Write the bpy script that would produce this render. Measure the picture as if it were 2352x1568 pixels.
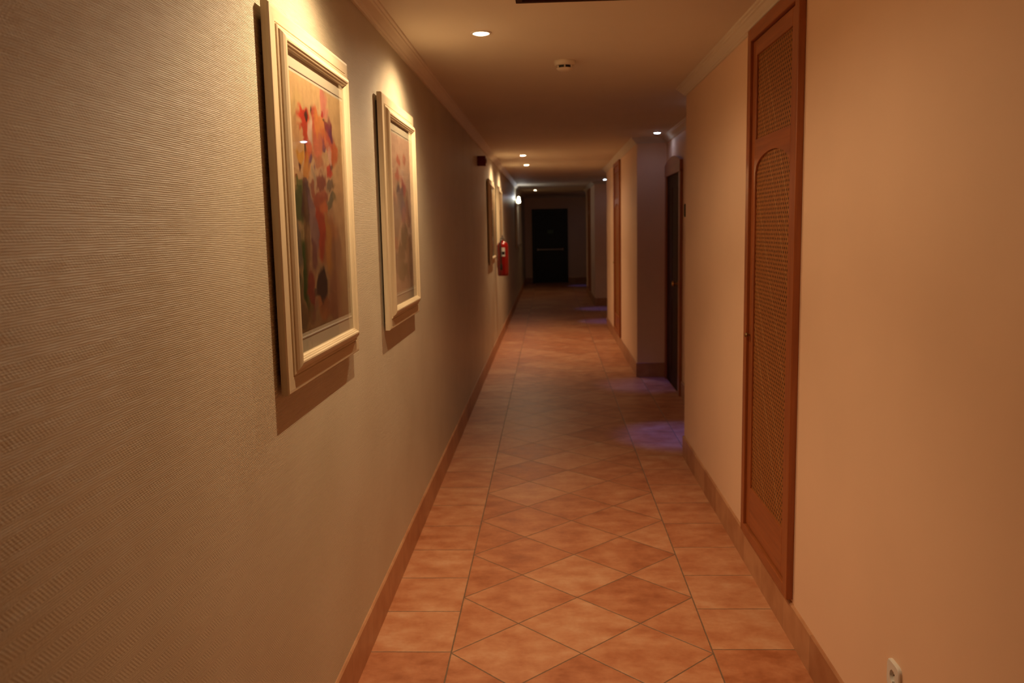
import bpy, bmesh, math, random
import numpy as np
from mathutils import Vector, Matrix
for o in list(bpy.data.objects): bpy.data.objects.remove(o)
S = bpy.context.scene
COL = S.collection

# ---------------------------------------------------------------- camera, world, exposure
PITCH, YAW, ROLL, FPX = .131, .0459, -.0202, 1974.97
CAM = Vector((.8187, 0.0, 1.8266))
fw = Vector((-math.sin(YAW)*math.cos(PITCH), math.cos(YAW)*math.cos(PITCH), -math.sin(PITCH)))
rt = Vector((math.cos(YAW), math.sin(YAW), 0)); up = rt.cross(fw)
rt2 = math.cos(ROLL)*rt + math.sin(ROLL)*up; up2 = rt2.cross(fw)
cd = bpy.data.cameras.new('camera'); cam = bpy.data.objects.new('camera', cd); COL.objects.link(cam)
m = Matrix((rt2, up2, -fw)).transposed().to_4x4(); m.translation = CAM; cam.matrix_world = m
cd.sensor_width = 36; cd.lens = FPX*36/2352; cd.clip_start = .05
cd.dof.use_dof = True; cd.dof.focus_distance = 2.9; cd.dof.aperture_fstop = 3.8
S.camera = cam
wd = bpy.data.worlds.new('world'); S.world = wd; wd.use_nodes = True
wd.node_tree.nodes['Background'].inputs[0].default_value = (.01, .008, .006, 1)
wd.node_tree.nodes['Background'].inputs[1].default_value = .3
S.view_settings.view_transform = 'Standard'; S.view_settings.look = 'None'
S.view_settings.exposure = 0.0; S.view_settings.gamma = 1.0; S.view_settings.use_curve_mapping = False
WARM = (1.0, .72, .42); BLUE = (.10, .14, 1.0)

W, H, CB, ZB = 1.862, 2.85, 2.785, .17          # corridor width, ceiling, cornice bottom, skirting top
XR = 2.21                                        # back of the door recesses
YB, YE = -3.0, 28.65                             # both ends of the corridor
RW = [(YB, 6.71), (10.405, 15.88), (20.1, 24.8)] # stretches where the right wall stands forward

# ---------------------------------------------------------------- helpers
def srgb(r, g, b):
    f = lambda c: (c/255/12.92 if c/255 <= .04045 else ((c/255+.055)/1.055)**2.4)
    return (f(r), f(g), f(b), 1)
class N:
    """small node-tree builder"""
    def __init__(s, name):
        s.m = bpy.data.materials.new(name); s.m.use_nodes = True; s.t = s.m.node_tree
        s.b = s.t.nodes['Principled BSDF']; s.out = s.t.nodes['Material Output']
    def n(s, typ, **k):
        q = s.t.nodes.new(typ)
        for a, v in k.items(): setattr(q, a, v)
        return q
    def put(s, sock, v):
        if hasattr(v, 'is_output'): s.t.links.new(v, sock)
        else: sock.default_value = v
    def math(s, op, a, b=None, c=None):
        q = s.n('ShaderNodeMath', operation=op); s.put(q.inputs[0], a)
        if b is not None: s.put(q.inputs[1], b)
        if c is not None: s.put(q.inputs[2], c)
        return q.outputs[0]
    def pos(s):
        g = s.n('ShaderNodeNewGeometry'); x = s.n('ShaderNodeSeparateXYZ'); s.t.links.new(g.outputs['Position'], x.inputs[0])
        s.P = g.outputs['Position']; return x.outputs
    def obj(s):
        g = s.n('ShaderNodeTexCoord'); x = s.n('ShaderNodeSeparateXYZ'); s.t.links.new(g.outputs['Object'], x.inputs[0])
        s.P = g.outputs['Object']; return x.outputs
    def xyz(s, x, y, z=0.0):
        q = s.n('ShaderNodeCombineXYZ')
        for i, v in enumerate((x, y, z)): s.put(q.inputs[i], v)
        return q.outputs[0]
    def noise(s, vec, scale, detail=3, rough=.5):
        q = s.n('ShaderNodeTexNoise'); s.put(q.inputs['Vector'], vec); q.inputs['Scale'].default_value = scale
        q.inputs['Detail'].default_value = detail; q.inputs['Roughness'].default_value = rough; return q.outputs['Fac']
    def scl(s, vec, sc):
        q = s.n('ShaderNodeVectorMath', operation='MULTIPLY'); s.put(q.inputs[0], vec); q.inputs[1].default_value = sc; return q.outputs[0]
    def ramp(s, fac, *st):
        q = s.n('ShaderNodeValToRGB'); s.put(q.inputs[0], fac); e = q.color_ramp.elements
        while len(e) < len(st): e.new(.5)
        for i, (p, c) in enumerate(st): e[i].position = p; e[i].color = c
        return q.outputs[0]
    def mix(s, fac, a, b, kind='MIX'):
        q = s.n('ShaderNodeMix', data_type='RGBA', blend_type=kind); s.put(q.inputs['Factor'], fac)
        s.put(q.inputs['A'], a) if False else s.put(q.inputs[6], a); s.put(q.inputs[7], b); return q.outputs[2]
    def bump(s, h, strength=.3, dist=.002):
        q = s.n('ShaderNodeBump'); s.put(q.inputs['Height'], h); q.inputs['Strength'].default_value = strength
        q.inputs['Distance'].default_value = dist; s.t.links.new(q.outputs[0], s.b.inputs['Normal'])
    def set(s, col=None, rough=None, metal=None, spec=None, coat=None):
        if col is not None: s.put(s.b.inputs['Base Color'], col)
        if rough is not None: s.put(s.b.inputs['Roughness'], rough)
        if metal is not None: s.put(s.b.inputs['Metallic'], metal)
        if spec is not None: s.put(s.b.inputs['Specular IOR Level'], spec)
        if coat is not None: s.put(s.b.inputs['Coat Weight'], coat)
        return s.m
def plain(name, col, rough=.5, metal=0, spec=.5, var=.06, scale=30):
    q = N(name); q.obj(); f = q.noise(q.P, scale)
    c2 = tuple(min(1, c*(1+var)) for c in col[:3])+(1,); c1 = tuple(c*(1-var) for c in col[:3])+(1,)
    return q.set(q.ramp(f, (.3, c1), (.7, c2)), rough, metal, spec)
def emit(name, col, st):
    q = N(name); q.set((0, 0, 0, 1), .5); q.b.inputs['Emission Color'].default_value = (*col, 1)
    q.b.inputs['Emission Strength'].default_value = st; return q.m

def link(name, bm, mat, parent=None, smooth=False, loc=None):
    bmesh.ops.recalc_face_normals(bm, faces=bm.faces)
    me = bpy.data.meshes.new(name); bm.to_mesh(me); bm.free()
    if smooth:
        me.polygons.foreach_set('use_smooth', [True]*len(me.polygons))
    me.materials.append(mat); o = bpy.data.objects.new(name, me); COL.objects.link(o)
    if smooth:
        try: me.set_sharp_from_angle(angle=math.radians(35))
        except Exception: pass
    if loc: o.location = loc
    if parent: o.parent = parent
    return o
def BM(): return bmesh.new()
def box(bm, x0, x1, y0, y1, z0, z1, bev=0):
    b = bmesh.new(); bmesh.ops.create_cube(b, size=1)
    for v in b.verts:
        v.co = Vector((x0+(v.co.x+.5)*(x1-x0), y0+(v.co.y+.5)*(y1-y0), z0+(v.co.z+.5)*(z1-z0)))
    if bev: bmesh.ops.bevel(b, geom=b.edges[:], offset=bev, segments=2, profile=.5, affect='EDGES')
    me = bpy.data.meshes.new('t'); b.to_mesh(me); b.free(); bm.from_mesh(me); bpy.data.meshes.remove(me); return bm
def lathe(bm, prof, seg=40, mat=Matrix()):
    rings = []
    for r_, z in prof:
        if r_ < 1e-6: rings.append([bm.verts.new(mat @ Vector((0, 0, z)))])
        else: rings.append([bm.verts.new(mat @ Vector((r_*math.cos(2*math.pi*i/seg), r_*math.sin(2*math.pi*i/seg), z))) for i in range(seg)])
    for a, b in zip(rings, rings[1:]):
        for i in range(seg):
            j = (i+1) % seg
            if len(a) == 1 and len(b) > 1: bm.faces.new((a[0], b[i], b[j]))
            elif len(b) == 1 and len(a) > 1: bm.faces.new((a[i], a[j], b[0]))
            elif len(a) > 1: bm.faces.new((a[i], a[j], b[j], b[i]))
    return bm
def tube(bm, pts, r, seg=12):
    pts = [Vector(p) for p in pts]; rings = []
    for i, p in enumerate(pts):
        t = (pts[min(i+1, len(pts)-1)]-pts[max(i-1, 0)]).normalized()
        a = t.orthogonal().normalized() if i == 0 else (rings_a - t*rings_a.dot(t)).normalized()
        rings_a = a; b = t.cross(a); rr = r[i] if isinstance(r, (list, tuple)) else r
        rings.append([bm.verts.new(p+rr*(a*math.cos(2*math.pi*k/seg)+b*math.sin(2*math.pi*k/seg))) for k in range(seg)])
    for A, B in zip(rings, rings[1:]):
        for k in range(seg): bm.faces.new((A[k], A[(k+1) % seg], B[(k+1) % seg], B[k]))
    bm.faces.new(rings[0]); bm.faces.new(rings[-1]); return bm
def prism(bm, poly, fn, a, b):
    """extrude the 2D outline poly between depths a and b; fn(u, v, depth) -> Vector"""
    A = [bm.verts.new(fn(u, v, a)) for u, v in poly]; B = [bm.verts.new(fn(u, v, b)) for u, v in poly]
    bm.faces.new(A); bm.faces.new(B)
    for i in range(len(poly)):
        j = (i+1) % len(poly); bm.faces.new((A[i], A[j], B[j], B[i]))
    return bm
def tag(o, label, cat, group=None, kind=None):
    if label: o['label'] = label
    if cat: o['category'] = cat
    if group: o['group'] = group
    if kind: o['kind'] = kind
    return o
def thing(name, label, cat, loc, group=None, kind=None):
    o = bpy.data.objects.new(name, None); o.empty_display_size = .05; COL.objects.link(o); o.location = loc
    return tag(o, label, cat, group, kind)
def copy_tree(o, parent=None):
    c = o.copy(); COL.objects.link(c); c.parent = parent
    for ch in [q for q in bpy.data.objects if q.parent == o]: copy_tree(ch, c)
    return c

# ---------------------------------------------------------------- materials
def mat_wallpaper():
    q = N('woven_wallpaper'); x, y, z = q.pos()
    band = q.math('PINGPONG', z, .026)                                   # chevron rows
    wob = q.math('MULTIPLY', q.math('SUBTRACT', q.noise(q.P, 9, 3), .5), .006)
    ph = q.math('ADD', q.math('ADD', y, band), wob)
    chev = q.math('SINE', q.math('MULTIPLY', ph, 2*math.pi/.0105))
    side = q.math('SUBTRACT', .6, q.math('MULTIPLY', q.math('COMPARE', q.math('FLOORED_MODULO', z, .052), .039, .013), .32))
    thread = q.noise(q.scl(q.P, (1, 14, 420)), 1, 3, .6)
    warp = q.noise(q.scl(q.P, (1, 420, 30)), 1, 2, .6)
    blotch = q.noise(q.P, 2.2, 3)
    rib = q.math('SINE', q.math('ADD', q.math('MULTIPLY', z, 2*math.pi/.0046), q.math('MULTIPLY', q.noise(q.P, 30, 2), 3.0)))
    pick_ = q.math('SINE', q.math('ADD', q.math('MULTIPLY', y, 2*math.pi/.0052), q.math('MULTIPLY', q.noise(q.P, 26, 2), 3.0)))
    weave = q.math('ADD', q.math('MULTIPLY', rib, .30), q.math('MULTIPLY', q.math('MULTIPLY', rib, pick_), .18))
    patchy = q.math('ADD', .10, q.math('MULTIPLY', q.noise(q.scl(q.P, (1, 6, 10)), 1, 3), .40))
    h = q.math('ADD', q.math('MULTIPLY', chev, q.math('MULTIPLY', side, patchy)), q.math('ADD', weave, q.math('ADD', q.math('MULTIPLY', thread, 1.0), q.math('MULTIPLY', warp, .5))))
    c = q.ramp(q.math('ADD', q.math('MULTIPLY', h, .12), q.math('MULTIPLY', blotch, .7)), (.2, LW1), (.75, LW2))
    q.bump(h, 1.0, .0015)
    return q.set(c, .36, 0, .6)
LW1, LW2 = (.51, .43, .305, 1), (.64, .56, .42, 1)
def mat_paint(name, c, rough=.6, bump=.12, var=.03):
    q = N(name); q.pos(); f = q.noise(q.P, 1.6, 3)
    q.bump(q.noise(q.P, 160, 3), bump, .001)
    return q.set(q.ramp(f, (.3, tuple(k*(1-var) for k in c)+(1,)), (.7, tuple(k*(1+var) for k in c)+(1,))), rough)
XL, DG, TS, Y0F = .3647, .4*2**.5, .4, 3.5164
def mat_floor():
    q = N('terracotta_floor_tiles'); x, y, z = q.pos()
    a = q.math('SUBTRACT', x, XL); b = q.math('SUBTRACT', y, Y0F)
    u = q.math('DIVIDE', q.math('ADD', a, b), DG); v = q.math('DIVIDE', q.math('SUBTRACT', a, b), DG)
    def edge(t, s):            # metres to the nearest grout line of a unit grid
        return q.math('MULTIPLY', q.math('PINGPONG', t, .5), s)
    inside = q.math('MULTIPLY', q.math('GREATER_THAN', x, XL), q.math('LESS_THAN', x, XL+2*DG))
    dd = q.math('MINIMUM', edge(u, TS), edge(v, TS))
    left = q.math('LESS_THAN', x, XL+DG)
    yb = q.math('DIVIDE', q.math('SUBTRACT', y, q.math('ADD', q.math('MULTIPLY', left, YGL-YGR), YGR)), TS)
    xb = q.math('DIVIDE', q.math('SUBTRACT', x, XL+2*DG), TS)
    xbl = q.math('ADD', q.math('MULTIPLY', left, 5.0), xb)
    db = q.math('MINIMUM', edge(yb, TS), q.math('ADD', q.math('MULTIPLY', left, 1.0), edge(xb, TS)))
    lines = q.math('MINIMUM', q.math('ABSOLUTE', a), q.math('ABSOLUTE', q.math('SUBTRACT', x, XL+2*DG)))
    d = q.math('ADD', q.math('MULTIPLY', dd, inside), q.math('MULTIPLY', db, q.math('SUBTRACT', 1.0, inside)))
    d = q.math('MINIMUM', d, lines)
    idu = q.math('ADD', q.math('MULTIPLY', q.math('FLOOR', u), inside), q.math('MULTIPLY', q.math('FLOOR', yb), q.math('SUBTRACT', 1.0, inside)))
    idv = q.math('ADD', q.math('MULTIPLY', q.math('FLOOR', v), inside), q.math('MULTIPLY', q.math('ADD', q.math('MULTIPLY', q.math('FLOOR', q.math('ADD', xbl, .01)), q.math('SUBTRACT', 1.0, left)), 40), q.math('SUBTRACT', 1.0, inside)))
    wn = q.n('ShaderNodeTexWhiteNoise', noise_dimensions='2D'); q.put(wn.inputs['Vector'], q.xyz(idu, idv))
    rnd = wn.outputs['Value']
    off = q.n('ShaderNodeVectorMath', operation='ADD'); q.put(off.inputs[0], q.P); q.put(off.inputs[1], q.xyz(q.math('MULTIPLY', rnd, 17.0), q.math('MULTIPLY', rnd, 31.0), 0.0))
    cloud = q.noise(q.scl(off.outputs[0], (1, 1.4, 1)), 6, 5, .58)
    fine = q.noise(off.outputs[0], 45, 3)
    f = q.math('ADD', q.math('MULTIPLY', cloud, .85), q.math('ADD', q.math('MULTIPLY', q.math('SUBTRACT', rnd, .5), .20), q.math('MULTIPLY', fine, .15)))
    tile = q.ramp(f, (.28, (.35, .11, .040, 1)), (.45, (.47, .175, .075, 1)), (.60, (.55, .245, .118, 1)), (.78, (.62, .34, .19, 1)))
    g = q.ramp(q.math('DIVIDE', q.math('ADD', d, q.math('MULTIPLY', q.math('SUBTRACT', fine, .5), .003)), .0065), (.30, (1, 1, 1, 1)), (.62, (0, 0, 0, 1)))
    col = q.mix(g, tile, (.17, .105, .062, 1))
    hgt = q.math('SUBTRACT', q.math('MULTIPLY', fine, .25), q.math('MULTIPLY', g, 1.6))
    q.bump(hgt, .5, .0015)
    return q.set(col, q.math('ADD', .33, q.math('MULTIPLY', cloud, .2)), 0, .5)
YGL, YGR = 3.526, 3.553
def mat_skirt():
    q = N('terracotta_skirting_tiles'); x, y, z = q.pos()
    s = q.math('ADD', y, q.math('MULTIPLY', x, 1.0))
    rnd = q.n('ShaderNodeTexWhiteNoise', noise_dimensions='1D'); q.put(rnd.inputs['W'], q.math('FLOOR', q.math('DIVIDE', s, .4)))
    f = q.math('ADD', q.math('MULTIPLY', q.noise(q.P, 8, 4), .7), q.math('MULTIPLY', rnd.outputs['Value'], .3))
    tile = q.ramp(f, (.25, (.36, .145, .06, 1)), (.75, (.56, .29, .15, 1)))
    j = q.math('LESS_THAN', q.math('MULTIPLY', q.math('PINGPONG', q.math('DIVIDE', s, .4), .5), .4), .0013)
    return q.set(q.mix(j, tile, (.28, .16, .09, 1)), .42)
def mat_wood(name, dark, light, rough=.4, axis=2, scale=1.0, coat=0, spec=.5):
    q = N(name); q.obj(); sc = [26*scale]*3; sc[axis] = 1.6*scale
    g = q.noise(q.scl(q.P, tuple(sc)), 1.5, 5, .6)
    sc2 = [140*scale]*3; sc2[axis] = 3*scale
    g2 = q.noise(q.scl(q.P, tuple(sc2)), 1, 2)
    f = q.math('ADD', q.math('MULTIPLY', g, .75), q.math('MULTIPLY', g2, .25))
    q.bump(f, .12, .0008)
    return q.set(q.ramp(f, (.3, dark), (.7, light)), rough, spec=spec, coat=coat)
def mat_cane():
    q = N('woven_cane'); x, y, z = q.obj()
    pr, pc = .0195, .031
    r = q.math('DIVIDE', z, pr); row = q.math('FLOOR', r)
    sh = q.math('MULTIPLY', q.math('FLOORED_MODULO', row, 2.0), .5)
    cx = q.math('SUBTRACT', q.math('FRACT', q.math('ADD', q.math('DIVIDE', y, pc), sh)), .5)
    cz = q.math('SUBTRACT', q.math('FRACT', r), .5)
    d = q.math('SQRT', q.math('ADD', q.math('POWER', q.math('MULTIPLY', cx, pc*1000), 2.0), q.math('POWER', q.math('MULTIPLY', cz, pr*1000), 2.0)))
    st = q.noise(q.scl(q.P, (1, 60, 90)), 1, 3)
    # odd paler strands crossing the weave
    dg = q.math('ADD', q.math('MULTIPLY', y, 1.0), q.math('MULTIPLY', z, -.62))
    ln = q.noise(q.scl(q.xyz(dg, 0.0, 0.0), (26, 1, 1)), 1, 1)
    base = q.ramp(st, (.3, (.26, .088, .022, 1)), (.72, (.42, .165, .045, 1)))
    base = q.mix(q.math('MULTIPLY', q.math('GREATER_THAN', ln, .63), .45), base, (.55, .30, .12, 1))
    hole = q.ramp(q.math('DIVIDE', d, 10.0), (.50, (1, 1, 1, 1)), (.72, (0, 0, 0, 1)))
    q.bump(q.math('SUBTRACT', 1.0, hole), .5, .002)
    return q.set(q.mix(hole, base, (.022, .007, .003, 1)), .55, spec=.25)
def mat_glass():
    q = N('picture_glass'); q.t.nodes.remove(q.b)
    lw = q.n('ShaderNodeLayerWeight'); lw.inputs['Blend'].default_value = .5      # Schlick reflectance of a clean pane
    fr = q.math('ADD', .03, q.math('MULTIPLY', .9, q.math('POWER', lw.outputs['Facing'], 5.0)))
    tr = q.n('ShaderNodeBsdfTransparent'); tr.inputs[0].default_value = (.97, .97, .96, 1)
    gl = q.n('ShaderNodeBsdfGlossy'); gl.inputs['Roughness'].default_value = 0.02
    mx = q.n('ShaderNodeMixShader'); q.t.links.new(fr, mx.inputs[0]); q.t.links.new(tr.outputs[0], mx.inputs[1])
    q.t.links.new(gl.outputs[0], mx.inputs[2]); q.t.links.new(mx.outputs[0], q.out.inputs[0]); return q.m
def mat_art(name):
    q = N(name); a = q.n('ShaderNodeVertexColor', layer_name='paint'); return q.set(a.outputs[0], .7, spec=.2)

M = dict(
 paper=mat_wallpaper(), right=mat_paint('peach_wall_paint', (.87, .605, .42), .55), ceiling=mat_paint('ceiling_paint', (.74, .66, .55), .7),
 cornice=mat_paint('cornice_plaster', (.74, .66, .54), .5, .05), skirt=mat_skirt(),
 frame=mat_wood('limewashed_wood', (.50, .39, .25, 1), (.68, .56, .38, 1), .38, 2),
 frameh=mat_wood('limewashed_wood_horizontal', (.50, .39, .25, 1), (.68, .56, .38, 1), .38, 1),
 wood=mat_wood('cherry_wood', (.25, .062, .015, 1), (.40, .115, .030, 1), .4, 2, coat=.15),
 woodh=mat_wood('cherry_wood_horizontal', (.25, .062, .015, 1), (.40, .115, .030, 1), .4, 1, coat=.15),
 darkwood=mat_wood('dark_stained_wood', (.030, .009, .003, 1), (.050, .015, .005, 1), .7, 2, spec=.12),
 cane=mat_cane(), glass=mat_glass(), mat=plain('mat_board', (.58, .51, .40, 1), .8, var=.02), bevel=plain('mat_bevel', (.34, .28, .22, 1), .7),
 back=plain('brown_backing', (.10, .06, .035, 1), .8), art1=mat_art('watercolour_red'), art2=mat_art('watercolour_pale'),
 white=plain('white_plastic', (.78, .75, .70, 1), .35, var=.02), black=plain('black_plastic', (.012, .012, .012, 1), .4),
 red=plain('red_enamel', (.22, .003, .002, 1), .25, var=.03), dred=plain('dark_red_plastic', (.16, .006, .006, 1), .4),
 chrome=plain('brushed_metal', (.55, .53, .50, 1), .3, 1), brass=plain('aged_brass', (.28, .17, .07, 1), .35, 1), brassb=plain('bright_brass', (.70, .40, .12, 1), .25, 1),
 fire=plain('near_black_door_paint', (.010, .013, .011, 1), .5), green=plain('dull_green_sign', (.10, .16, .08, 1), .5),
 plate=plain('dark_plaque', (.012, .008, .006, 1), .7, 0, .1), label=plain('pale_label', (.55, .55, .50, 1), .5),
 lamp=emit('halogen_glow', (1, .80, .52), 26), lampb=emit('cool_glow', (.62, .80, 1), 22), bulb=emit('bulb_glow', (1, .93, .62), 20))
M["floor"] = mat_floor()

# ---------------------------------------------------------------- room shell
def struct(name, bm, mat, smooth=False, label=None):
    o = link(name, bm, mat, None, smooth); o['kind'] = 'structure'
    if label: o['label'] = label
    return o
struct('floor', box(BM(), -.15, 2.6, YB-.15, YE+.15, -.12, 0), M['floor'], label='terracotta tiled corridor floor with diagonal tiles between straight borders')
struct('ceiling', box(BM(), -.15, 2.6, YB-.15, YE+.15, H, H+.12), M['ceiling'], label='plain painted corridor ceiling')
struct('wall_left', box(BM(), -.15, 0, YB-.15, YE+.15, 0, H), M['paper'], label='left wall covered in cream woven wallpaper')
pts = [(2.6, YB-.15)]
for a, b in RW: pts += [(W, a if a > YB else YB-.15), (W, b), (XR, b)] if a == YB else [(XR, a), (W, a), (W, b), (XR, b)]
pts += [(XR, YE+.15), (2.6, YE+.15)]
struct('wall_right', prism(BM(), pts, lambda u, v, d: Vector((u, v, d)), 0, H), M['right'], label='peach painted right wall with recesses for the room doors')
struct('wall_end', box(BM(), 0, XR, YE, YE+.15, 0, H), M['right'], label='unlit wall closing the far end of the corridor')
struct('wall_behind', box(BM(), 0, W, YB-.15, YB, 0, H), M['right'], label='wall closing the near end of the corridor')

def sweep(path, prof, closed=False):
    """prof: closed outline of (offset into the room, z); path: (x, y, n) corners with interior-side unit normals per segment"""
    bm = BM(); n = len(path); norms = []
    for i in range(n-1):
        d = Vector((path[i+1][0]-path[i][0], path[i+1][1]-path[i][1])).normalized(); norms.append(Vector((-d.y, d.x)))
    rings = []
    for i in range(n):
        a = norms[max(i-1, 0)]; b = norms[min(i, n-2)]
        mtr = a if (a-b).length < 1e-4 else a+b
        rings.append([bm.verts.new((path[i][0]+mtr.x*o, path[i][1]+mtr.y*o, z)) for o, z in prof])
    k = len(prof)
    for A, B in zip(rings, rings[1:]):
        for j in range(k): bm.faces.new((A[j], A[(j+1) % k], B[(j+1) % k], B[j]))
    bm.faces.new(rings[0]); bm.faces.new(rings[-1]); return bm
def path_right(y0, y1):
    """walks the right wall from y0 to y1 keeping the room on its left"""
    ev = [(y0, None)]
    xs = lambda y: W if any(a <= y < b for a, b in RW) else XR
    p = [(xs(y0), y0)]
    for a, b in RW:
        for c in (a, b):
            if y0 < c < y1 and c > YB:
                xa, xb = xs(c-.01), xs(c+.01); p += [(xa, c), (xb, c)]
    p.append((xs(y1-.01), y1)); return p
cprof = [(0, CB), (.012, CB), (.014, CB+.008), (.022, CB+.012), (.026, CB+.020), (.036, CB+.028), (.048, CB+.040), (.056, CB+.044), (.058, CB+.051), (.068, CB+.055), (.070, H), (0, H)]
o = struct('trim_1', sweep(path_right(YB, YE), cprof), M['cornice'], label='plaster cornice along the top of the right wall')
o = struct('trim_2', sweep([(0, YE), (0, YB)], cprof), M['cornice'], label='plaster cornice along the top of the wallpapered left wall')
o = struct('trim_3', sweep([(XR, YE), (0, YE)], cprof), M['cornice'], label='plaster cornice on the far end wall')
bprof = [(0, 0), (.012, 0), (.012, ZB-.006), (.006, ZB), (0, ZB)]
DR = [(6.85, 8.03), (9.15, 10.33), (16.05, 17.23), (18.6, 19.78), (26.6, 27.8)]     # room doors in the recesses
def skirt(paths, name, label):
    bm = BM()
    for p in paths:
        b = sweep(p, bprof); me = bpy.data.meshes.new('t'); b.to_mesh(me); b.free(); bm.from_mesh(me); bpy.data.meshes.remove(me)
    return struct(name, bm, M['skirt'], label=label)
ed = [YB]+[v for p in DR for v in p]+[YE]
skirt([path_right(ed[i], ed[i+1]) for i in range(0, len(ed), 2)], 'baseboard_right', 'terracotta tile skirting along the right wall')
skirt([[(0, YE), (0, YB)]], 'baseboard_left', 'terracotta tile skirting along the left wall')
skirt([[(XR, YE), (1.42, YE)], [(.24, YE), (0, YE)]], 'baseboard_end', 'terracotta tile skirting on the far end wall')

# ---------------------------------------------------------------- tall cane-panelled service doors on the right wall
def service_door(n, y0, y1, z0, z1, label):
    d = thing('door_%d' % n, label, None, (W, y0, z0), kind='structure'); w, h = y1-y0, z1-z0; fwid = .062
    def P(u, v, dep): return Vector((-dep, u, v))          # u along the wall, v up, dep into the corridor
    def bar(bm, u0, u1, v0, v1, a, b, bev=.003): return box(bm, -b, -a, u0, u1, v0, v1, bev)
    bm = BM()
    for u0, u1 in ((0, fwid), (w-fwid, w)):
        bar(bm, u0, u1, 0, h, 0, .030); bar(bm, u0+(.012 if u0 else 0), u1-(0 if u0 else .012), 0, h, .026, .034, .003) if False else None
    link('door_frame_stile', bm, M['wood'], d)
    bm = BM(); bar(bm, fwid, w-fwid, h-fwid, h, 0, .030); bar(bm, fwid, w-fwid, 0, .05, 0, .030)
    link('door_frame_rail', bm, M['woodh'], d)
    # leaf: stiles, rails, arched middle rail
    l0, l1, lz0, lz1 = fwid+.006, w-fwid-.006, .056, h-fwid-.006; sw = .075
    p0, p1 = l0+sw, l1-sw
    leaf = BM()
    bar(leaf, l0, p0, lz0, lz1, .002, .016); bar(leaf, p1, l1, lz0, lz1, .002, .016)
    lf = link('door_leaf', leaf, M['wood'], d)
    za, zb, zc = .262, 2.045-z0+.19-.19+.0, 0
    zlow = .455-z0                       # bottom of the lower cane field
    zsp, zcr = 2.072-z0, 2.164-z0        # spring and crown of the arch
    zu0, zu1 = 2.237-z0, 2.642-z0        # upper cane field
    rails = BM(); bar(rails, p0, p1, lz0, zlow, .002, .016); bar(rails, p0, p1, zu1, lz1, .002, .016)
    arc = [(p0+(p1-p0)*t, zsp+(zcr-zsp)*math.sqrt(max(0, 1-(2*t-1)**2))) for t in [i/24 for i in range(25)]]
    prism(rails, [(p1, zu0), (p0, zu0)]+arc, P, .002, .016)
    link('door_rail', rails, M['woodh'], lf)
    link('cane_panel', bar(BM(), p0, p1, zlow, zcr, .0015, .006, 0), M['cane'], lf)
    link('cane_panel', bar(BM(), p0, p1, zu0, zu1, .0015, .006, 0), M['cane'], lf)
    k = BM(); lathe(k, [(0, 0), (.006, 0), (.006, .010), (.011, .014), (.013, .020), (.010, .026), (0, .028)], 20, Matrix.Translation((-.016, l1-.026, 1.255-z0)) @ Matrix.Rotation(-math.pi/2, 4, 'Y'))
    link('knob', k, M['brass'], lf, True)
    return d
service_door(1, 3.642, 4.552, .185, 2.785, 'tall narrow cane-panelled service door with arched middle rail, nearest on the right wall')
service_door(2, 12.75, 13.85, .185, 2.785, 'tall cane-panelled service door on the second stretch of right wall')
service_door(3, 22.1, 23.2, .185, 2.785, 'farthest cane-panelled service door on the right wall, almost lost in the dark')

# ---------------------------------------------------------------- room doors in the recesses
def room_door(n, y0, y1, label):
    d = thing('door_%d' % n, label, None, (XR, y0, 0), kind='structure'); w = y1-y0; fz, sp, cr = .115, 2.40, 2.58
    def P(u, v, dep): return Vector((-dep, u, v))
    bm = BM(); box(bm, -.03, 0, 0, fz, 0, sp, .004); box(bm, -.03, 0, w-fz, w, 0, sp, .004)
    link('door_frame', bm, M['wood'], d)
    arc = [(w*t, 2.50+.075*math.sin(math.pi*t)**.8) for t in [i/28 for i in range(29)]]
    arc = [(0, sp-.02)] + arc[::1] + [(w, sp-.02)]
    link('arched_head', prism(BM(), [(a, b) for a, b in arc], P, 0, .034), M['woodh'], d)
    lf = link('door_leaf', box(BM(), -.014, 0, fz, w-fz, .008, sp-.02, .003), M['darkwood'], d)
    bm = BM()
    for z0, z1 in ((.18, 1.0), (1.16, 2.24)):
        for u0, u1 in ((fz+.11, w/2-.05), (w/2+.05, w-fz-.11)):
            box(bm, -.019, -.013, u0, u1, z0, z1, .003)
    link('raised_panel', bm, M['darkwood'], lf)
    bm = BM(); lathe(bm, [(0, 0), (.024, 0), (.024, .006), (.010, .010), (.010, .035), (.022, .042), (.027, .055), (.022, .068), (0, .073)], 24, Matrix.Translation((-.014, fz+.06, 1.20)) @ Matrix.Rotation(-math.pi/2, 4, 'Y'))
    link('door_knob', bm, M['brassb'], lf, True)
    return d
room_door(4, *DR[0], 'room door hidden just behind the end of the near right wall')
room_door(5, *DR[1], 'dark room door under an arched cherry wood head in the first recess')
room_door(6, *DR[2], 'room door hidden behind the second stretch of right wall')
room_door(7, *DR[3], 'dark room door at the far side of the second recess')
room_door(8, *DR[4], 'dark room door in the last recess before the end wall')

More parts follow.
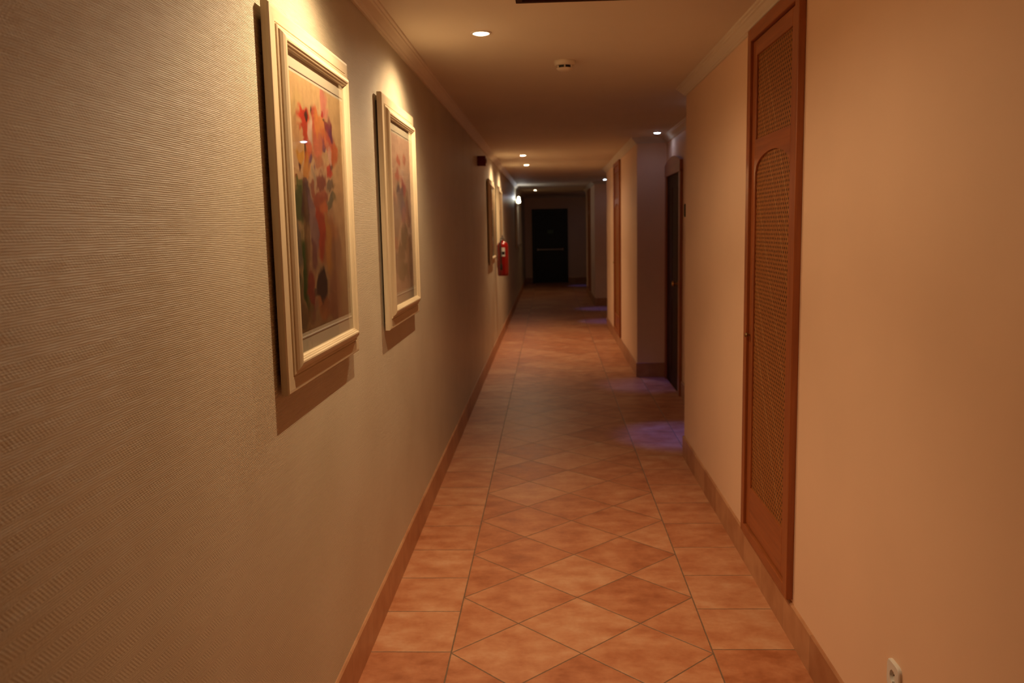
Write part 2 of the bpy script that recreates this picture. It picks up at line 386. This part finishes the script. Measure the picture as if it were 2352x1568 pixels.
# fire door at the far end
d = thing('door_9', 'nearly black fire door with push bar closing the far end of the corridor', None, (.24, YE, 0), kind='structure')
bm = BM(); box(bm, 0, .06, -.04, 0, 0, 2.43, .004); box(bm, 1.12, 1.18, -.04, 0, 0, 2.43, .004); box(bm, .06, 1.12, -.04, 0, 2.37, 2.43, .004)
link('door_frame', bm, M['fire'], d)
lf = link('door_leaf', box(BM(), .063, 1.117, -.03, 0, .01, 2.367, .003), M['fire'], d)
bm = BM(); box(bm, .16, .20, -.09, -.03, 1.075, 1.135, .004); box(bm, .98, 1.02, -.09, -.03, 1.075, 1.135, .004); tube(bm, [(.17, -.10, 1.105), (1.01, -.10, 1.105)], .017)
link('push_bar', bm, M['chrome'], lf)
link('sign_plate', box(BM(), .51, .70, -.036, -.03, 1.63, 1.74, .002), M['green'], lf)

# ---------------------------------------------------------------- framed flower pictures
PW, PH, PZ = .955, 1.135, 1.343
PROF = [(0, .012), (0, .034), (.004, .039), (.012, .040), (.046, .040), (.048, .037), (.051, .037), (.053, .043), (.057, .046), (.062, .045), (.065, .050), (.072, .058), (.079, .063), (.086, .065),
        (.091, .064), (.094, .060), (.0975, .058), (.098, .054), (.102, .051), (.104, .046), (.106, .044), (.106, .030), (.03, .012)]
PROF = [(t, .012+(z-.012)*.87) for t, z in PROF]
def frame_bar(side):
    """one mitred side of the frame"""
    bm = BM(); A, B = [], []
    for t, z in PROF:
        if side == 'b': a, b = (t, t), (PW-t, t)
        elif side == 't': a, b = (t, PH-t), (PW-t, PH-t)
        elif side == 'l': a, b = (t, t), (t, PH-t)
        else: a, b = (PW-t, t), (PW-t, PH-t)
        A.append(bm.verts.new((z, a[0], a[1]))); B.append(bm.verts.new((z, b[0], b[1])))
    k = len(PROF)
    for j in range(k): bm.faces.new((A[j], A[(j+1) % k], B[(j+1) % k], B[j]))
    bm.faces.new(A); bm.faces.new(B); return bm
AW, AH = PW-.220, .806
ST1=[[0.129,0.709,0.0574,0.0498,[196,150,90],0.6,0],[0.115,0.631,0.0421,0.0498,[176,110,60],0.5,0],[0.197,0.682,0.0517,0.0306,[190,45,25],0.9,0],[0.212,0.684,0.0211,0.0191,[60,30,20],0.9,0],[0.199,0.64,0.0574,0.0172,[175,50,25],0.9,0],[0.213,0.607,0.0478,0.0191,[172,48,22],0.9,0],[0.288,0.706,0.0172,0.0077,[50,35,30],0.9,0],[0.288,0.695,0.0115,0.0057,[150,80,30],0.7,0],[0.342,0.683,0.0574,0.0421,[190,70,50],0.8,0],[0.411,0.68,0.0804,0.0498,[205,115,55],0.8,0],[0.265,0.626,0.0268,0.0498,[200,150,120],0.9,0],[0.451,0.775,0.0436,0.0459,[200,90,85],0.6,0],[0.44,0.745,0.0207,0.0172,[175,50,45],0.9,0],[0.489,0.74,0.0295,0.0211,[205,110,90],0.6,0],[0.456,0.713,0.0161,0.0096,[90,60,40],0.8,0],[0.481,0.693,0.0161,0.0172,[130,50,50],0.8,0],[0.522,0.666,0.0436,0.0459,[135,50,55],0.9,0],[0.53,0.676,0.0253,0.023,[100,45,65],0.8,0],[0.439,0.623,0.0322,0.0134,[110,60,75],0.8,0],[0.365,0.608,0.0574,0.0344,[190,90,60],0.8,0],[0.319,0.642,0.0287,0.0268,[175,75,50],0.6,0],[0.571,0.609,0.067,0.0459,[190,85,45],0.9,0],[0.498,0.6,0.0253,0.0344,[205,140,110],0.8,0],[0.483,0.645,0.0689,0.023,[190,80,50],0.6,0],[0.121,0.568,0.0431,0.0172,[190,120,35],0.8,0],[0.183,0.578,0.0153,0.0077,[60,35,25],0.9,0],[0.191,0.566,0.0191,0.0153,[175,55,25],0.9,0],[0.108,0.546,0.0172,0.0069,[85,35,15],0.9,0],[0.21,0.541,0.0383,0.0421,[180,105,30],0.8,0],[0.256,0.577,0.0478,0.0268,[190,80,45],0.8,0],[0.26,0.547,0.0436,0.0172,[110,65,75],0.85,0],[0.357,0.565,0.0689,0.0172,[165,85,50],0.7,0],[0.487,0.54,0.0517,0.023,[180,55,25],0.9,0],[0.52,0.563,0.0295,0.0134,[80,40,30],0.7,0],[0.071,0.486,0.0199,0.0027,[150,50,25],0.9,0],[0.113,0.472,0.0574,0.0287,[95,85,40],0.9,0],[0.193,0.476,0.0383,0.0287,[85,45,30],0.8,0],[0.368,0.51,0.0574,0.0306,[120,50,25],0.85,0],[0.5,0.485,0.0689,0.023,[110,80,50],0.8,0],[0.283,0.502,0.0287,0.0172,[140,110,80],0.6,0],[0.286,0.464,0.0478,0.0191,[130,60,30],0.8,0],[0.38,0.457,0.0574,0.023,[140,60,30],0.8,0],[0.101,0.401,0.067,0.0625,[75,70,35],0.9,0],[0.189,0.4,0.0558,0.0714,[70,40,30],0.9,0],[0.259,0.401,0.0335,0.0223,[65,40,60],0.95,0],[0.348,0.423,0.067,0.0402,[140,60,30],0.9,0],[0.508,0.427,0.0937,0.0246,[95,80,50],0.8,0],[0.43,0.303,0.1473,0.0848,[150,85,45],0.85,0],[0.343,0.327,0.0603,0.0759,[150,50,20],0.95,0],[0.403,0.408,0.0536,0.0268,[170,80,35],0.9,0],[0.258,0.334,0.0429,0.1071,[120,80,70],0.8,0],[0.248,0.247,0.0335,0.0491,[105,55,45],0.8,0],[0.059,0.283,0.0558,0.058,[100,80,60],0.8,0],[0.141,0.201,0.0335,0.1161,[60,65,25],0.95,0],[0.177,0.306,0.0313,0.1339,[95,60,30],0.7,0],[0.437,0.269,0.0375,0.1071,[165,100,40],0.8,0],[0.529,0.238,0.0781,0.0737,[135,85,55],0.8,0],[0.032,0.134,0.067,0.067,[85,60,35],0.9,0],[0.079,0.161,0.0134,0.058,[120,100,60],0.7,0],[0.328,0.145,0.0536,0.0714,[40,22,15],1,0],[0.266,0.116,0.0241,0.0246,[60,35,25],0.7,0],[0.207,0.121,0.0402,0.0804,[115,40,25],0.9,0],[0.164,0.076,0.0335,0.0268,[95,75,35],0.8,0],[0.37,0.057,0.1071,0.0402,[140,75,35],0.85,0],[0.499,0.081,0.0938,0.0982,[135,80,50],0.8,0],[0.113,0.047,0.1004,0.0402,[110,75,45],0.7,0],[0.233,0.067,0.0223,0.0268,[130,85,60],0.8,0],[0.308,0.036,0.0402,0.0179,[150,85,40],0.8,0]]
ST2=[[0.294,0.669,0.0589,0.023,[190,100,75],0.9,0],[0.254,0.594,0.0647,0.0344,[180,95,75],0.9,0],[0.49,0.67,0.0517,0.023,[185,110,85],0.8,0],[0.418,0.586,0.0536,0.0421,[180,90,75],0.9,0],[0.434,0.534,0.0589,0.0517,[160,70,65],0.9,0],[0.411,0.612,0.0482,0.0344,[205,160,130],0.8,0],[0.266,0.535,0.0697,0.0306,[130,110,85],0.8,0],[0.323,0.507,0.0896,0.0344,[80,65,75],0.95,0],[0.348,0.443,0.1244,0.0689,[125,100,90],0.9,0],[0.161,0.447,0.0647,0.0421,[170,105,80],0.8,0],[0.526,0.456,0.0861,0.0632,[160,115,80],0.7,0],[0.532,0.42,0.0746,0.0517,[150,90,75],0.7,0],[0.232,0.403,0.1327,0.0653,[135,110,95],0.8,0],[0.397,0.405,0.0857,0.0571,[110,90,95],0.8,0],[0.417,0.363,0.0571,0.0612,[160,95,85],0.8,0],[0.15,0.262,0.0584,0.0367,[165,95,70],0.9,0],[0.188,0.321,0.0796,0.0367,[110,90,75],0.7,0],[0.427,0.277,0.1143,0.0531,[100,82,55],0.95,0],[0.297,0.199,0.1061,0.0449,[105,82,55],0.9,0],[0.154,0.158,0.098,0.049,[120,95,75],0.8,0],[0.333,0.108,0.1714,0.0449,[115,95,60],0.9,0],[0.551,0.231,0.0918,0.049,[150,100,65],0.7,0],[0.543,0.123,0.0918,0.0735,[165,120,85],0.7,0],[0.553,0.378,0.0765,0.049,[165,105,75],0.7,0]]

def art_mesh(strokes, base_fn, seed):
    nx, nz = 220, 250; rs = np.random.RandomState(seed)
    U, V = np.meshgrid(np.linspace(0, AW, nx), np.linspace(0, AH, nz), indexing='xy')
    def smooth_noise(k, a):
        g = rs.rand(k, k); yi = np.linspace(0, k-1.001, nz); xi = np.linspace(0, k-1.001, nx)
        y0 = yi.astype(int); x0 = xi.astype(int); fy = (yi-y0)[:, None]; fx = (xi-x0)[None]
        fy = fy*fy*(3-2*fy); fx = fx*fx*(3-2*fx)
        return a*((g[y0][:, x0]*(1-fx)+g[y0][:, x0+1]*fx)*(1-fy)+(g[y0+1][:, x0]*(1-fx)+g[y0+1][:, x0+1]*fx)*fy-.5)
    lin = lambda c: np.array(srgb(*c)[:3])
    img = base_fn(U/AW, V/AH, lin)
    du = smooth_noise(14, .05)+smooth_noise(40, .022); dv = smooth_noise(12, .06)+smooth_noise(36, .025)
    for cx, cz, rx, rz, col, al, rot in strokes:
        d = ((U+du-cx)/max(rx, .012))**2+((V+dv-cz)/max(rz, .012))**2
        a = al*np.clip((1.35-np.sqrt(d))/.55, 0, 1); a = a*a*(3-2*a)
        img = img*(1-a[..., None])+lin(col)*GAIN*a[..., None]
    img *= .85*(1+smooth_noise(30, .25)+smooth_noise(70, .18))[..., None]
    img = np.clip(img, 0, 1)
    me = bpy.data.meshes.new('painting')
    vs = np.stack([np.zeros_like(U), U, V], -1).reshape(-1, 3)
    I = np.arange(nx*nz).reshape(nz, nx)
    fs = np.stack([I[:-1, :-1], I[:-1, 1:], I[1:, 1:], I[1:, :-1]], -1).reshape(-1, 4)
    me.from_pydata(vs.tolist(), [], fs.tolist()); ca = me.color_attributes.new('paint', 'FLOAT_COLOR', 'POINT')
    ca.data.foreach_set('color', np.concatenate([img.reshape(-1, 3), np.ones((nx*nz, 1))], 1).astype(np.float32).ravel())
    return me
GAIN = np.array([1.0, 1.25, 1.6])
def base1(u, v, lin):
    top, mid, low = lin((205, 170, 124)), lin((178, 140, 104)), lin((136, 106, 72))
    t = np.clip(v, 0, 1)[..., None]
    r = np.where(t > .55, mid+(top-mid)*(t-.55)/.45, low+(mid-low)*t/.55)
    return r*(1+.12*(np.abs(u-.5)[..., None]))
def base2(u, v, lin):
    top, low = lin((208, 172, 150)), lin((190, 158, 135)); t = v[..., None]
    return low+(top-low)*t
art1, art2 = art_mesh(ST1, base1, 3), art_mesh(ST2, base2, 5)
art1.materials.append(M['art1']); art2.materials.append(M['art2'])
def picture(y0, art, label, g='framed flower pictures on the left wall'):
    t = thing('framed_picture', label, 'picture', (0, y0, PZ), g)
    fr = link('frame', frame_bar('l'), M['frame'], t)
    bm = fr.data  # the four mitred sides of the frame are one part
    b = BM(); b.from_mesh(fr.data)
    for s in 'r':
        q = frame_bar(s); me = bpy.data.meshes.new('t'); q.to_mesh(me); q.free(); b.from_mesh(me); bpy.data.meshes.remove(me)
    for s in 'bt':
        q = frame_bar(s); n0 = len(b.faces); me = bpy.data.meshes.new('t'); q.to_mesh(me); q.free(); b.from_mesh(me); bpy.data.meshes.remove(me)
        b.faces.ensure_lookup_table()
        for f in b.faces[n0:]: f.material_index = 1
    bmesh.ops.recalc_face_normals(b, faces=b.faces); b.to_mesh(fr.data); b.free(); fr.data.materials.append(M['frameh'])
    link('backing_board', box(BM(), .0003, .0142, .035, PW-.035, .035, PH-.035), M['back'], t)
    link('mat_board', box(BM(), .0140, .0335, .1055, PW-.1055, .1055, PH-.1055), M['mat'], t)
    a = bpy.data.objects.new('painting', art); COL.objects.link(a); a.parent = t; a.location = (.0342, .110, .168)
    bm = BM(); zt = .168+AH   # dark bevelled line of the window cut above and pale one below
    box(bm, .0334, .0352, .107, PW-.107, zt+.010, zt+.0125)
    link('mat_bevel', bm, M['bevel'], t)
    link('mat_lip', box(BM(), .0334, .0352, .107, PW-.107, .150, .154), M['white'], t)
    link('glass', box(BM(), .0375, .0390, .106, PW-.106, .106, PH-.106), M['glass'], t)
    return t
p1 = picture(2.495, art1, 'nearest framed flower painting on the left wall, vivid red and orange blooms in a vase')
p2 = picture(4.14, art2, 'second framed flower painting from the camera, pale pink washed blooms')
for (y, src, lab) in ((11.40, p1, 'framed picture on the left wall just below and beyond the red alarm box'), (13.2, p2, 'framed picture on the left wall partly hidden behind the fire extinguisher'),
                      (20.55, p1, 'distant framed picture on the left wall right below the glowing wall lamp'), (22.3, p2, 'farthest framed picture on the left wall, past the glowing wall lamp')):
    c = copy_tree(src); c.location = (0, y, PZ); c['label'] = lab

# ---------------------------------------------------------------- recessed downlights
def downlight(x, y, mat, color, power, label, group, cone=128, blend=.75, r=.041, spill=25, tilt=.24):
    t = thing('downlight', label, 'ceiling light', (x, y, H), group)
    bm = BM(); lathe(bm, [(r, -.001), (r+.001, -.006), (r+.006, -.007), (r+.012, -.004), (r+.014, 0), (r, 0)], 40)
    link('trim_ring', bm, M['white'], t, True)
    bm = BM(); lathe(bm, [(0, -.013), (r*.5, -.012), (r*.8, -.009), (r, -.004), (r, -.001), (0, -.001)], 40)
    link('lamp_lens', bm, mat, t, True)
    L = bpy.data.lights.new('spotlight', 'SPOT'); L.energy = power; L.color = color; L.spot_size = math.radians(cone); L.spot_blend = blend; L.shadow_soft_size = .012
    lo = bpy.data.objects.new('spotlight', L); COL.objects.link(lo); lo.parent = t; lo.location = (0, 0, -.02); lo.rotation_euler = (0, tilt, 0)
    if spill:
        L = bpy.data.lights.new('spill_light', 'SPOT'); L.energy = spill; L.color = color if color is WARM else (.5, .5, 1); L.spot_size = math.radians(164); L.spot_blend = .5; L.shadow_soft_size = .012
        lo = bpy.data.objects.new('spill_light', L); COL.objects.link(lo); lo.parent = t; lo.location = (0, 0, -.02)
    return t
PWR = 78
G = 'warm downlights along the left of the ceiling'
downlight(.47, 2.87, M['lamp'], WARM, PWR, 'warm recessed downlight above the nearest flower painting, just out of the frame', G)
downlight(.473, 4.693, M['lamp'], WARM, PWR, 'warm recessed downlight nearest the camera in view, beyond the nearest painting', G)
downlight(.456, 12.43, M['lamp'], WARM, PWR, 'front one of the two close-set warm downlights halfway down the corridor', G)
downlight(.455, 14.31, M['lamp'], WARM, PWR, 'rear one of the two close-set warm downlights halfway down the corridor', G)
downlight(.44, 23.9, M['lamp'], WARM, PWR*.2, 'farthest warm downlight, small and yellow in front of the dark end wall', G, spill=3)
G = 'cool downlights over the recesses on the right'  # those hidden by the wall are added, unseen, to throw blue floor pools
for x, y, p, lab in ((2.03, 9.86, 80, 'cool white downlight over the dark arched room door'),
                  (2.06, 7.42, 170, 'added cool downlight, unseen behind the near right wall, casting the bluish pool on the floor'),
                  (2.05, 19.3, 110, 'small cool downlight over the second recess, beside the second stretch of right wall'),
                  (2.06, 16.7, 140, 'added cool downlight, unseen behind the second stretch of right wall, for its blue floor pool'),
                  (2.04, 27.0, 70, 'added cool downlight, unseen in the last recess before the end wall, for its bluish floor')):
    downlight(x, y, M['lampb'], BLUE, p, lab, G, cone=26, blend=1, r=.036, spill=.5, tilt=.05)

# glowing wall lamp above the distant pictures
t = thing('wall_lamp', 'small glowing wall lamp high on the left wall near the far end', 'wall lamp', (0, 21.0, 2.50))
bm = BM(); lathe(bm, [(0, 0), (.045, 0), (.045, .008), (.02, .018), (0, .018)], 24, Matrix.Rotation(math.pi/2, 4, 'Y')); tube(bm, [(.015, 0, 0), (.05, 0, -.02), (.085, 0, -.06), (.085, 0, -.085)], .008)
link('bracket', bm, M['chrome'], t, True)
bm = BM(); lathe(bm, [(0, .075), (.018, .07), (.030, .045), (.028, .02), (.036, -.01), (.042, -.04), (.034, -.07), (0, -.085)], 24, Matrix.Translation((.085, 0, -.0)))
link('bulb', bm, M['bulb'], t, True)
L = bpy.data.lights.new('point', 'POINT'); L.energy = 2.6; L.color = (.80, .86, 1); L.shadow_soft_size = .05
lo = bpy.data.objects.new('point', L); COL.objects.link(lo); lo.parent = t; lo.location = (.16, 0, .06)

# ---------------------------------------------------------------- smoke detector and ceiling grille
t = thing('smoke_detector', 'round off-white smoke detector on the ceiling with dark slots', 'smoke detector', (.927, 5.54, H))
bm = BM(); lathe(bm, [(0, 0), (.066, 0), (.067, -.006), (.064, -.020), (.056, -.028), (.0, -.028)], 48); link('base', bm, M['cornice'], t, True)
bm = BM(); lathe(bm, [(0, -.026), (.038, -.026), (.038, -.046), (0, -.046)], 32); link('sensing_chamber', bm, M['black'], t, True)
bm = BM()
for k in range(6):
    a = 2*math.pi*(k+.5)/6+math.pi/2+math.pi/6; c = Vector((.046*math.cos(a), .046*math.sin(a), 0))
    tube(bm, [c+Vector((0, 0, -.025)), c*1.0+Vector((0, 0, -.046))], .0045, 8)
lathe(bm, [(0, -.062), (.03, -.061), (.042, -.056), (.052, -.047), (.050, -.044), (0, -.044)], 48)
link('cap', bm, M['cornice'], t, True)

t = thing('ceiling_grille', 'dark ceiling ventilation grille cut by the top edge of the picture', 'vent', (.68, 3.53, H))
bm = BM(); w, l = .62, .55
box(bm, 0, w, 0, .03, -.012, 0, .002); box(bm, 0, w, l-.03, l, -.012, 0, .002); box(bm, 0, .03, .03, l-.03, -.012, 0, .002); box(bm, w-.03, w, .03, l-.03, -.012, 0, .002)
link('grille_frame', bm, M['darkwood'], t)
bm = BM()
for k in range(15): box(bm, .03, w-.03, .04+k*.032, .054+k*.032, -.009, -.001)
link('slats', bm, M['darkwood'], t)

# ---------------------------------------------------------------- fire alarm box, extinguisher, plaque, socket
t = thing('fire_alarm_box', 'small dark red alarm box high on the left wall before the middle pictures', 'alarm', (0, 10.03, 2.60))
link('housing', box(BM(), 0, .095, 0, .10, -.056, .056, .006), M['dred'], t)
bm = BM(); lathe(bm, [(0, 0), (.032, 0), (.032, .004), (.022, .010), (0, .012)], 24, Matrix.Translation((.095, .05, 0)) @ Matrix.Rotation(math.pi/2, 4, 'Y')); link('sounder', bm, M['dred'], t, True)

t = thing('fire_extinguisher', 'red fire extinguisher hanging on the left wall in front of a picture', 'fire extinguisher', (.118, 12.85, 1.125))
R = .083
bm = BM(); lathe(bm, [(0, .012), (.05, .004), (.072, .0), (.080, .012), (R, .035), (R, .42), (.080, .455), (.066, .485), (.042, .503), (.026, .508), (.024, .525), (0, .525)], 48); link('cylinder', bm, M['red'], t, True)
bm = BM(); lathe(bm, [(0, .52), (.021, .52), (.021, .535), (.015, .54), (.015, .575), (0, .575)], 24); box(bm, -.012, .012, -.03, .03, .545, .572, .003); link('valve', bm, M['chrome'], t, True)
bm = BM(); tube(bm, [(0, .03, .575), (0, 0, .590), (.0, -.05, .597), (0, -.085, .585)], [.008, .009, .008, .007]); tube(bm, [(0, .0, .575), (0, -.045, .572), (0, -.08, .556)], .007); link('handle', bm, M['black'], t, True)
bm = BM(); tube(bm, [(-.018, -.012, .555), (-.028, -.06, .545), (-.03, -.094, .50), (-.026, -.098, .40), (-.022, -.097, .25), (-.022, -.096, .17)], .0095); link('hose', bm, M['black'], t, True)
bm = BM(); lathe(bm, [(0, 0), (.014, 0), (.019, .01), (.018, .06), (.011, .09), (0, .092)], 20, Matrix.Translation((-.022, -.100, .09))); link('nozzle', bm, M['black'], t, True)
bm = BM(); lathe(bm, [(0, 0), (.017, 0), (.017, .012), (0, .013)], 20, Matrix.Translation((.018, -.012, .548)) @ Matrix.Rotation(math.pi/2, 4, 'X')); link('pressure_gauge', bm, M['chrome'], t, True)
def patch(a0, a1, z0, z1, r, inner):
    bm = BM(); n = 12
    P = [[bm.verts.new((rr*math.sin(a0+(a1-a0)*i/n), -rr*math.cos(a0+(a1-a0)*i/n), z)) for i in range(n+1)] for rr, z in ((r, z0), (r, z1), (inner, z1), (inner, z0))]
    for k in range(4):
        for i in range(n): bm.faces.new((P[k][i], P[k][i+1], P[(k+1) % 4][i+1], P[(k+1) % 4][i]))
    for i in (0, n): bm.faces.new([P[k][i] for k in range(4)])
    return bm
lb = link('instruction_label', patch(-.15, .45, .29, .42, R+.0012, R-.002), M['label'], t)
link('label_band', patch(-.10, .40, .315, .36, R+.0018, R-.001), M['plate'], lb)
bm = BM(); box(bm, -.118, -.106, -.02, .02, .36, .50, .002); box(bm, -.108, -.07, -.012, .012, .44, .452, .002); link('wall_bracket', bm, M['dred'], t)

t = thing('door_plaque', 'small dark square plaque on the recess wall beside the dark room door', 'sign', (XR, 8.86, 1.97))
link('plate', box(BM(), -.02, 0, -.06, .06, -.065, .065, .003), M['plate'], t)
link('rim', box(BM(), -.023, -.019, -.052, .052, -.057, .057, .002), M['plate'], t)

t = thing('wall_socket', 'white round-hole power socket low on the right wall, bottom edge of the picture', 'socket', (W, 2.532, .437))
bm = BM(); hs = .046; rr = .021; n = 48
def sq(a, s, rad):   # rounded-square outline
    c, s_ = math.cos(a), math.sin(a); p = 5; k = (abs(c)**p+abs(s_)**p)**(-1/p); return (s*c*k, s*s_*k)
ring = lambda fn, dep: [bm.verts.new((-dep, *fn(2*math.pi*i/n))) for i in range(n)]
R0 = ring(lambda a: sq(a, hs, 0), 0); R1 = ring(lambda a: sq(a, hs, 0), .008); R2 = ring(lambda a: sq(a, hs-.003, 0), .011); R3 = ring(lambda a: (rr*math.cos(a), rr*math.sin(a)), .011)
for A, B in ((R0, R1), (R1, R2), (R2, R3)):
    for i in range(n): bm.faces.new((A[i], A[(i+1) % n], B[(i+1) % n], B[i]))
bm.faces.new(R0); link('cover_plate', bm, M['white'], t, True)
bm = BM()
lathe(bm, [(rr, .011), (rr-.001, .0015), (0, .0015)], 40, Matrix.Rotation(-math.pi/2, 4, 'Y'))
so = link('socket_well', bm, M['white'], t, True)
bm = BM()
for dy in (-.0095, .0095): lathe(bm, [(0, .0026), (.0026, .0026), (.0026, .0016), (0, .0016)], 12, Matrix.Translation((0, dy, 0)) @ Matrix.Rotation(-math.pi/2, 4, 'Y'))
link('pin_hole', bm, M['black'], so)
for s in (-1, 1): link('earth_clip', box(BM(), -.010, -.0016, -.003, .003, s*.0185-.0018, s*.0185+.0018), M['chrome'], so)
